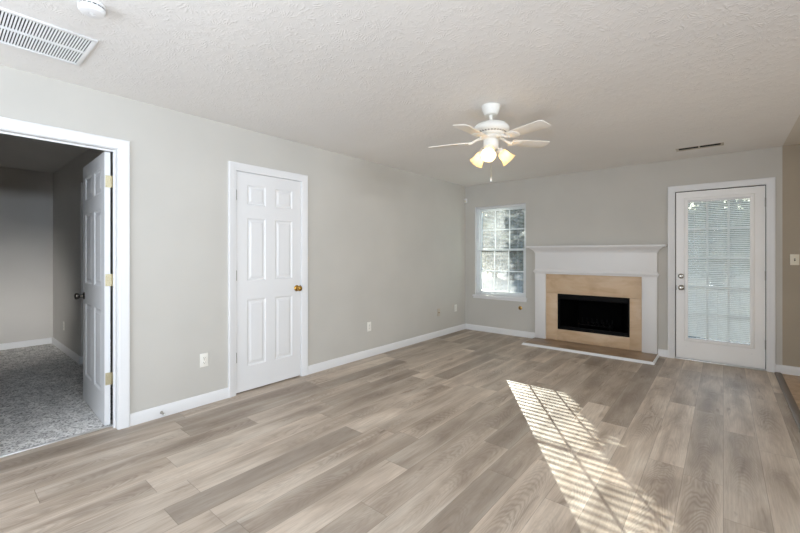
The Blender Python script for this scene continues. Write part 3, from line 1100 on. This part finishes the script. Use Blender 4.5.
MB().lathe([(0.0, -0.232), (0.070, -0.232), (0.074, -0.240), (0.074, -0.252), (0.060, -0.262), (0.0, -0.262)], n=40, cap=False).build('flywheel', M['fanwhite'], fan, local=True)
MB().lathe([(0.0, -0.262), (0.054, -0.262), (0.058, -0.270), (0.058, -0.318), (0.050, -0.334), (0.030, -0.346), (0.018, -0.356), (0.010, -0.362), (0.0, -0.364)], n=36, cap=False).build('switch_housing', M['fanwhite'], fan, local=True)
toward = math.atan2(CAM.y - FN.y, CAM.x - FN.x)
def blade_outline():
    L0, L1 = 0.175, 0.505
    pts = []
    for s in (1, -1):
        side = []
        for k in range(9):
            f = k / 8
            x = L0 + (L1 - 0.03 - L0) * f
            w = 0.047 + 0.015 * f
            side.append((x, s * w))
        side += [(L1 - 0.012, s * 0.056), (L1 - 0.002, s * 0.040)]
        pts += side if s == 1 else side[::-1]
    return pts
BO = blade_outline()
t = NT('fan_blade_white')
bl_c = t.ramp(t.noise(t.coord(), 14.0, 2.0).outputs[0], [(0.3, lin((232, 226, 214))), (0.7, lin((238, 233, 224)))])
M['blade'] = t.done(t.bsdf(bl_c, 0.35, 0, 0.4))
for k in range(5):
    rel = math.radians((47, 119, 190, -98, -25)[k])
    # seen from the camera the angle grows to the right; world angles grow anticlockwise
    an = toward + rel
    R4 = Matrix.Rotation(an, 4, 'Z')
    sag = (0.0, 0.012, 0.0, -0.012, -0.012)[k]
    B4 = R4 @ Matrix.Translation((0.185, 0, -0.272)) @ Matrix.Rotation(-sag * 1.8, 4, 'Y') @ Matrix.Rotation(math.radians(-10), 4, 'X') @ Matrix.Translation((-0.185, 0, 0))
    b = MB().extrude_outline(BO, -0.003, 0.003, 0.0012, B4).build('blade', M['blade'], fan, local=True)
    ir = MB()
    ir.extrude_outline([(0.185, 0.035), (0.215, 0.047), (0.245, 0.040), (0.262, 0.015), (0.262, -0.015), (0.245, -0.040), (0.215, -0.047), (0.185, -0.035), (0.165, -0.014), (0.165, 0.014)], -0.0075, -0.003, 0.001, B4)
    tb = bmesh.new()
    bmesh.ops.create_cube(tb, size=1.0)
    pts = [(0.060, 0, -0.248), (0.10, 0, -0.250), (0.128, 0, -0.262), (0.150, 0, -0.275), (0.180, 0, -0.277)]
    tb.free()
    ir.tube([R4 @ Vector(p) for p in pts], [0.011, 0.011, 0.010, 0.011, 0.012], 10)
    for (x, y) in ((0.205, 0.028), (0.205, -0.028), (0.245, 0.0)):
        p = B4 @ Vector((x, y, -0.0075))
        ir.lathe([(0.0, 0.0), (0.005, 0.0), (0.0035, -0.002), (0.0, -0.0025)], p, (0, 0, 1), 10, cap=False)
    ir.build('blade_iron', M['fanwhite'], b, local=True)
for rel in (-8, 112, 232):
    an = toward + math.radians(rel)
    dh = Vector((math.cos(an), math.sin(an), 0))
    ax = (dh * 0.72 + Vector((0, 0, -0.69))).normalized()
    p0 = dh * 0.030 + Vector((0, 0, -0.325))
    arm = MB().tube([p0, p0 + dh * 0.028 + Vector((0, 0, -0.004)), p0 + dh * 0.05 + Vector((0, 0, -0.022))], 0.010, 12)
    s0 = p0 + dh * 0.038 + Vector((0, 0, -0.016))
    arm.lathe([(0.0, -0.004), (0.024, -0.004), (0.027, 0.004), (0.027, 0.026), (0.025, 0.028), (0.0, 0.028)], s0, ax, 24, cap=False)
    arm_o = arm.build('lamp_arm', M['fanwhite'], fan, local=True)
    sh = MB().lathe([(0.026, 0.020), (0.034, 0.030), (0.040, 0.050), (0.043, 0.075), (0.050, 0.100), (0.060, 0.116), (0.0575, 0.1165), (0.0475, 0.100), (0.0405, 0.075), (0.0375, 0.050), (0.0315, 0.032), (0.024, 0.022)], s0, ax, 32, cap=False)
    sho = sh.build('lamp_shade', M['shade'], fan, local=True, angle=60, label='glowing frosted amber glass shade')
    MB().lathe([(0.0, 0.028), (0.013, 0.030), (0.014, 0.042), (0.022, 0.056), (0.028, 0.072), (0.028, 0.082), (0.022, 0.094), (0.011, 0.101), (0.0, 0.103)], s0, ax, 20, cap=False).build('bulb', M['bulb'], sho, local=True)
m = MB()
cx = Vector((0.028, -0.03, 0))
for k in range(26):
    z = -0.362 - k * 0.0078
    m.lathe([(0.0, -0.0036), (0.0022, -0.002), (0.0028, 0.0), (0.0022, 0.002), (0.0, 0.0036)], (0.0, 0.0, z), (0, 0, 1), 8, cap=False)
pc = m.build('pull_chain', M['palebrass'], fan, local=True)
MB().lathe([(0.0, 0.0), (0.005, -0.004), (0.0075, -0.018), (0.008, -0.026), (0.005, -0.032), (0.0, -0.034)], (0, 0, -0.560), (0, 0, 1), 14, cap=False).build('pull_knob', M['fanwhite'], pc, local=True)

# ------------------------------------------------------------------ things on the ceiling
# return-air grille
vg = empty('air_return_grille', (0.587, -5.70, H), 'large white slatted air return grille on the ceiling near the doorway', 'vent')
VX0, VX1, VY0, VY1 = 0.372, 0.802, -6.14, -5.262
m = MB()
b_ = 0.022
m.box(VX0, VX0 + b_, VY0, VY1, H - 0.011, H - 0.0005, 0.003)
m.box(VX1 - b_, VX1, VY0, VY1, H - 0.011, H - 0.0005, 0.003)
m.box(VX0 + b_, VX1 - b_, VY0, VY0 + b_, H - 0.011, H - 0.0005, 0.003)
m.box(VX0 + b_, VX1 - b_, VY1 - b_, VY1, H - 0.011, H - 0.0005, 0.003)
m.build('frame', M['plastic'], vg)
MB().box(0.579, 0.595, VY0 + b_, VY1 - b_, H - 0.010, H - 0.001, 0.001).build('centre_bar', M['plastic'], vg)
m = MB()
y = VY0 + b_ + 0.008
while y < VY1 - b_ - 0.004:
    for (a, b) in ((VX0 + b_, 0.579), (0.595, VX1 - b_)):
        tb = bmesh.new()
        bmesh.ops.create_cube(tb, size=1.0)
        m.merge(tb, Matrix.Translation(((a + b) / 2, y, H - 0.0055)) @ Matrix.Rotation(math.radians(-30), 4, 'X') @ Matrix.Diagonal((b - a, 0.0078, 0.0012, 1)))
    y += 0.0122
m.build('slats', M['plastic'], vg, smooth=False)
MB().box(VX0 + 0.01, VX1 - 0.01, VY0 + 0.01, VY1 - 0.01, H - 0.0006, H - 0.0002).build('duct_shade', M['dark'], vg, smooth=False, label='dark sheet standing in for shade behind the slats')  # flat dark sheet painted as the shade inside the duct

# slot register above the exterior door
sv = empty('ceiling_register', (3.195, -0.535, H), 'narrow two-slot ceiling register above the glazed door', 'vent')
m = MB()
sx0, sx1, sy0, sy1 = 2.995, 3.405, -0.595, -0.485
m.box(sx0, sx1, sy0, sy0 + 0.010, H - 0.0025, H - 0.0005, 0.0008)
m.box(sx0, sx1, sy1 - 0.022, sy1, H - 0.009, H - 0.0005, 0.002)
for (a, b) in ((sx0, sx0 + 0.026), (3.192, 3.206), (sx1 - 0.026, sx1)):
    m.box(a, b, sy0 + 0.010, sy1 - 0.022, H - 0.0025, H - 0.0005, 0.0008)
m.build('frame', M['almond'], sv)
m = MB()
for (a, b) in ((sx0 + 0.026, 3.192), (3.206, sx1 - 0.026)):
    m.box(a, b, -0.5475, -0.5465, H - 0.0060, H - 0.001)
m.build('vanes', M['slot'], sv, smooth=False)
MB().box(sx0 + 0.006, sx1 - 0.006, sy0 + 0.006, sy1 - 0.006, H - 0.0006, H - 0.0002).build('duct_shade', M['dark'], sv, smooth=False, label='dark sheet standing in for shade behind the slots')  # flat dark sheet again, painted shade for the open slots

# smoke detector
sd = empty('smoke_detector', (1.148, -5.362, H), 'round white smoke detector on the ceiling beside the grille', 'smoke detector')
MB().lathe([(0.0, -0.0005), (0.066, -0.0005), (0.066, -0.012), (0.060, -0.013), (0.0, -0.013)], n=40, cap=False).build('base_plate', M['plastic'], sd, local=True)
MB().lathe([(0.0, -0.013), (0.058, -0.013), (0.058, -0.018), (0.064, -0.020), (0.063, -0.034), (0.056, -0.043), (0.040, -0.047), (0.016, -0.048), (0.014, -0.0465), (0.0, -0.0465)], n=40, cap=False).build('cover', M['plastic'], sd, local=True)
m = MB()
for k in range(16):
    an = 2 * PI * k / 16
    tb = bmesh.new()
    bmesh.ops.create_cube(tb, size=1.0)
    m.merge(tb, Matrix.Rotation(an, 4, 'Z') @ Matrix.Translation((0.0588, 0, -0.0157)) @ Matrix.Diagonal((0.002, 0.016, 0.003, 1)))
m.build('vent_slots', M['slot'], sd, local=True, smooth=False)
MB().lathe([(0.0, -0.0465), (0.010, -0.0465), (0.009, -0.0490), (0.0, -0.0495)], n=20, cap=False).build('test_button', M['plastic'], sd, local=True)

for ch in sd.children:
    ch.data.transform(Matrix.Diagonal((0.82, 0.82, 0.92, 1)))

# ------------------------------------------------------------------ wall fittings
def wall_plate(name, label, cat, mat, kind):
    """local: plate in the xz plane, front towards -y"""
    r = empty(name, (0, 0, 0), label, cat)
    w, h = 0.035, 0.0575
    MB().box(-w, w, -0.006, -0.0005, -h, h, 0.0025).build('cover_plate', mat, r, local=True)
    if kind == 'duplex':
        for s in (1, -1):
            f = MB().box(-0.0165, 0.0165, -0.0082, -0.0058, s * 0.0195 - 0.0140, s * 0.0195 + 0.0140, 0.0011).build('socket', mat, r, local=True)
            m = MB()
            for dx, hh in ((-0.0065, 0.0048), (0.0065, 0.0038)):
                m.box(dx - 0.0012, dx + 0.0012, -0.0086, -0.0080, s * 0.0195 + 0.002 - hh, s * 0.0195 + 0.002 + hh)
            m.lathe([(0.0, 0.0), (0.0025, 0.0), (0.0025, 0.0006), (0.0, 0.0006)], (0, -0.0080, s * 0.0195 - 0.0085), (0, -1, 0), 10, cap=False)
            m.build('slots', M['slot'], f, local=True, smooth=False)
        MB().lathe([(0.0, 0.0), (0.003, 0.0), (0.002, 0.001), (0.0, 0.001)], (0, -0.006, 0), (0, -1, 0), 10, cap=False).build('screw', M['nickel'], r, local=True)
    elif kind == 'jack':
        MB().lathe([(0.0, 0.0), (0.0075, 0.0), (0.0075, 0.003), (0.0048, 0.003), (0.0048, 0.012), (0.0, 0.012)], (0, -0.006, -0.004), (0, -1, 0), 14, cap=False).build('coax_socket', M['brass'], r, local=True, label='brass threaded socket')
        for z in (-0.042, 0.042):
            MB().lathe([(0.0, 0.0), (0.003, 0.0), (0.002, 0.001), (0.0, 0.001)], (0, -0.006, z), (0, -1, 0), 10, cap=False).build('screw', mat, r, local=True)
    elif kind == 'toggle':
        MB().box(-0.0055, 0.0055, -0.0068, -0.0058, -0.0125, 0.0125).build('toggle_slot', M['slot'], r, local=True, smooth=False)
        MB().box(-0.0045, 0.0045, -0.019, -0.0062, 0.001, 0.009, 0.0015).build('toggle', mat, r, local=True)
        for z in (-0.030, 0.030):
            MB().lathe([(0.0, 0.0), (0.003, 0.0), (0.002, 0.001), (0.0, 0.001)], (0, -0.006, z), (0, -1, 0), 10, cap=False).build('screw', mat, r, local=True)
    return r


LEFTROT = PI / 2          # faces +x
o1 = wall_plate('wall_outlet', 'white duplex outlet between the bedroom doorway and the closet door', 'outlet', M['outlet'], 'duplex')
o2 = copy_tree(o1)
o2['label'] = 'white duplex outlet midway along the wall past the closet door'
o3 = copy_tree(o1)
o3['label'] = 'white outlet on the grey wall, nearest the corner by the window'
o4 = copy_tree(o1)
o4['label'] = 'small white outlet on the dark bedroom side wall'
for o, loc, rz in ((o1, (0, -4.359, 0.379), LEFTROT), (o2, (0, -2.354, 0.375), LEFTROT), (o3, (0, -0.316, 0.390), LEFTROT), (o4, (-3.235, BY, 0.34), 0.0)):
    o.location = loc
    o.rotation_euler = (0, 0, rz)
    o['group'] = 'wall outlets'
j = wall_plate('cable_jack', 'painted-over cable plate with brass socket on the wall near the corner', 'wall plate', M['almond'], 'jack')
j.location = (0, -0.814, 0.375)
j.rotation_euler = (0, 0, LEFTROT)
sw = wall_plate('light_switch', 'ivory toggle light switch on the wall right of the glazed door', 'light switch', M['ivory'], 'toggle')
sw.location = (3.981, 0, 1.222)

# gas key valve under the window
gv = empty('gas_valve', (0.976, 0.0, 0.443), 'round brass gas key valve on the wall under the window', 'valve')
MB().lathe([(0.0, 0.0005), (0.030, 0.0005), (0.030, 0.003), (0.022, 0.008), (0.014, 0.010), (0.0, 0.010)], (0, 0, 0), (0, -1, 0), 28, cap=False).build('escutcheon', M['brass'], gv, local=True)
MB().lathe([(0.0, 0.010), (0.011, 0.010), (0.011, 0.024), (0.008, 0.026), (0.0, 0.026)], (0, 0, 0), (0, -1, 0), 20, cap=False).build('key_socket', M['bronze'], gv, local=True)

# motion sensor high in the corner
ms = empty('motion_sensor', (0.030, 0.0, 2.19), 'small white motion sensor high in the corner above the window', 'sensor')
MB().box(-0.012, 0.012, -0.014, -0.0005, -0.018, 0.018, 0.003).build('bracket', M['plastic'], ms, local=True)
MB().box(-0.022, 0.022, -0.048, -0.0135, -0.036, 0.036, 0.008, 3).build('sensor_body', M['plastic'], ms, local=True)
MB().box(-0.016, 0.016, -0.0505, -0.0475, -0.028, 0.004, 0.0012).build('sensor_lens', M['ivory'], ms, local=True)

# spring door stop on the baseboard
ds = empty('door_stop', (0.0145, -4.69, 0.040), 'small spring door stop on the baseboard beside the bedroom doorway', 'door stop')
MB().lathe([(0.0, 0.0), (0.011, 0.0), (0.011, 0.003), (0.007, 0.006), (0.0, 0.006)], (0, 0, 0), (1, 0, 0), 18, cap=False).build('base', M['nickel'], ds, local=True)
m = MB()
pts = []
for k in range(97):
    a = 2 * PI * k / 8
    pts.append((0.005 + 0.058 * k / 96, 0.0055 * math.cos(a), 0.0055 * math.sin(a)))
m.tube(pts, 0.0015, 6)
m.build('spring', M['nickel'], ds, local=True)
MB().lathe([(0.0, 0.062), (0.008, 0.062), (0.0085, 0.066), (0.0085, 0.076), (0.006, 0.079), (0.0, 0.079)], (0, 0, 0), (1, 0, 0), 18, cap=False).build('rubber_tip', M['rubber'], ds, local=True)

# ------------------------------------------------------------------ outdoors, seen through the window and door
struct(MB().box(-30, 30, 0.16, 45, -0.4, -0.25), 'ground', M['soil'], 'leaf-strewn ground outside the window', 'ground', smooth=False)


def tree(loc, hh, tr, crown, n, leafm, label, lsz=0.13):
    r = empty('tree', loc, label, 'tree', 'trees outside the window')
    rng = random.Random(int(loc[0] * 100 + loc[1] * 10))
    m = MB()
    m.tube([(0, 0, -0.05), (0.03, 0, hh * 0.3), (-0.05, 0.05, hh * 0.6), (0.02, 0.0, hh)], [tr * 1.25, tr, tr * 0.75, tr * 0.3], 12)
    for k in range(9):
        a = rng.uniform(0, 2 * PI)
        z = hh * rng.uniform(0.4, 0.9)
        rr = rng.uniform(0.5, 1.0) * crown[0] * 0.8
        m.tube([(0, 0, z), (rr * 0.5 * math.cos(a), rr * 0.5 * math.sin(a), z + 0.25), (rr * math.cos(a), rr * math.sin(a), z + 0.7)], [tr * 0.35, tr * 0.22, 0.012], 7)
    m.build('trunk', M['bark'], r, local=True)
    lb = MB()
    cx, cz = crown[0], crown[1]
    for k in range(n):
        while True:
            v = Vector((rng.uniform(-1, 1), rng.uniform(-1, 1), rng.uniform(-1, 1)))
            if v.length <= 1:
                break
        v = v * (0.35 + 0.65 * v.length)
        p = Vector((v.x * cx, v.y * cx, crown[2] + v.z * cz))
        d = Vector((rng.uniform(-1, 1), rng.uniform(-1, 1), rng.uniform(-1, 1))).normalized()
        u = d.orthogonal().normalized() * lsz * rng.uniform(0.6, 1.2)
        w = d.cross(u).normalized() * lsz * 0.5 * rng.uniform(0.6, 1.2)
        lb.quad(p - u, p - w, p + u, p + w)
    lb.build('foliage', leafm, r, local=True, smooth=False)
    return r


tree((-2.86, 10.0, -0.25), 5.6, 0.17, (2.45, 2.3, 4.4), 9500, M['leaf'], 'dark leafy tree seen through the right side of the window', 0.19)
tree((-8.3, 18.0, -0.25), 4.6, 0.16, (1.8, 2.3, 2.5), 3200, M['yleaf'], 'yellowing tree seen through the left window panes', 0.17)
tree((-9.9, 25.5, -0.25), 5.4, 0.20, (2.6, 2.9, 2.8), 3600, M['leaf'], 'grey-green tree far behind the yellowing one in the window', 0.19)
tree((-6.0, 15.5, -0.25), 4.0, 0.14, (1.25, 1.9, 2.2), 2200, M['leaf'], 'slim bushy tree between the yellowing tree and the dark one', 0.16)
tree((3.2, 16.0, -0.25), 5.6, 0.20, (1.8, 2.2, 2.6), 1800, M['leaf'], 'grey-green tree behind the blind of the glazed door', 0.19)
m = MB()
rows = []
for k in range(61):
    x = -60 + 2 * k
    hgt = 5.2 + 1.1 * math.sin(x * 0.21) + 0.6 * math.sin(x * 0.57 + 1)
    rows.append([m.b.verts.new((x, yy, zz)) for yy, zz in ((36, -0.3), (39, hgt * 0.55), (42, hgt * 0.85), (46, hgt), (54, hgt * 0.8), (64, -0.3))])
for r0, r1 in zip(rows, rows[1:]):
    for q in range(5):
        m.b.faces.new((r0[q], r1[q], r1[q + 1], r0[q + 1]))
struct(m, 'horizon_screen', M['horizon_screen'], 'added low ridge blocking the bright horizon sky behind the trees', 'horizon_screen', angle=60)  # ridge added to block bright sky near the horizon
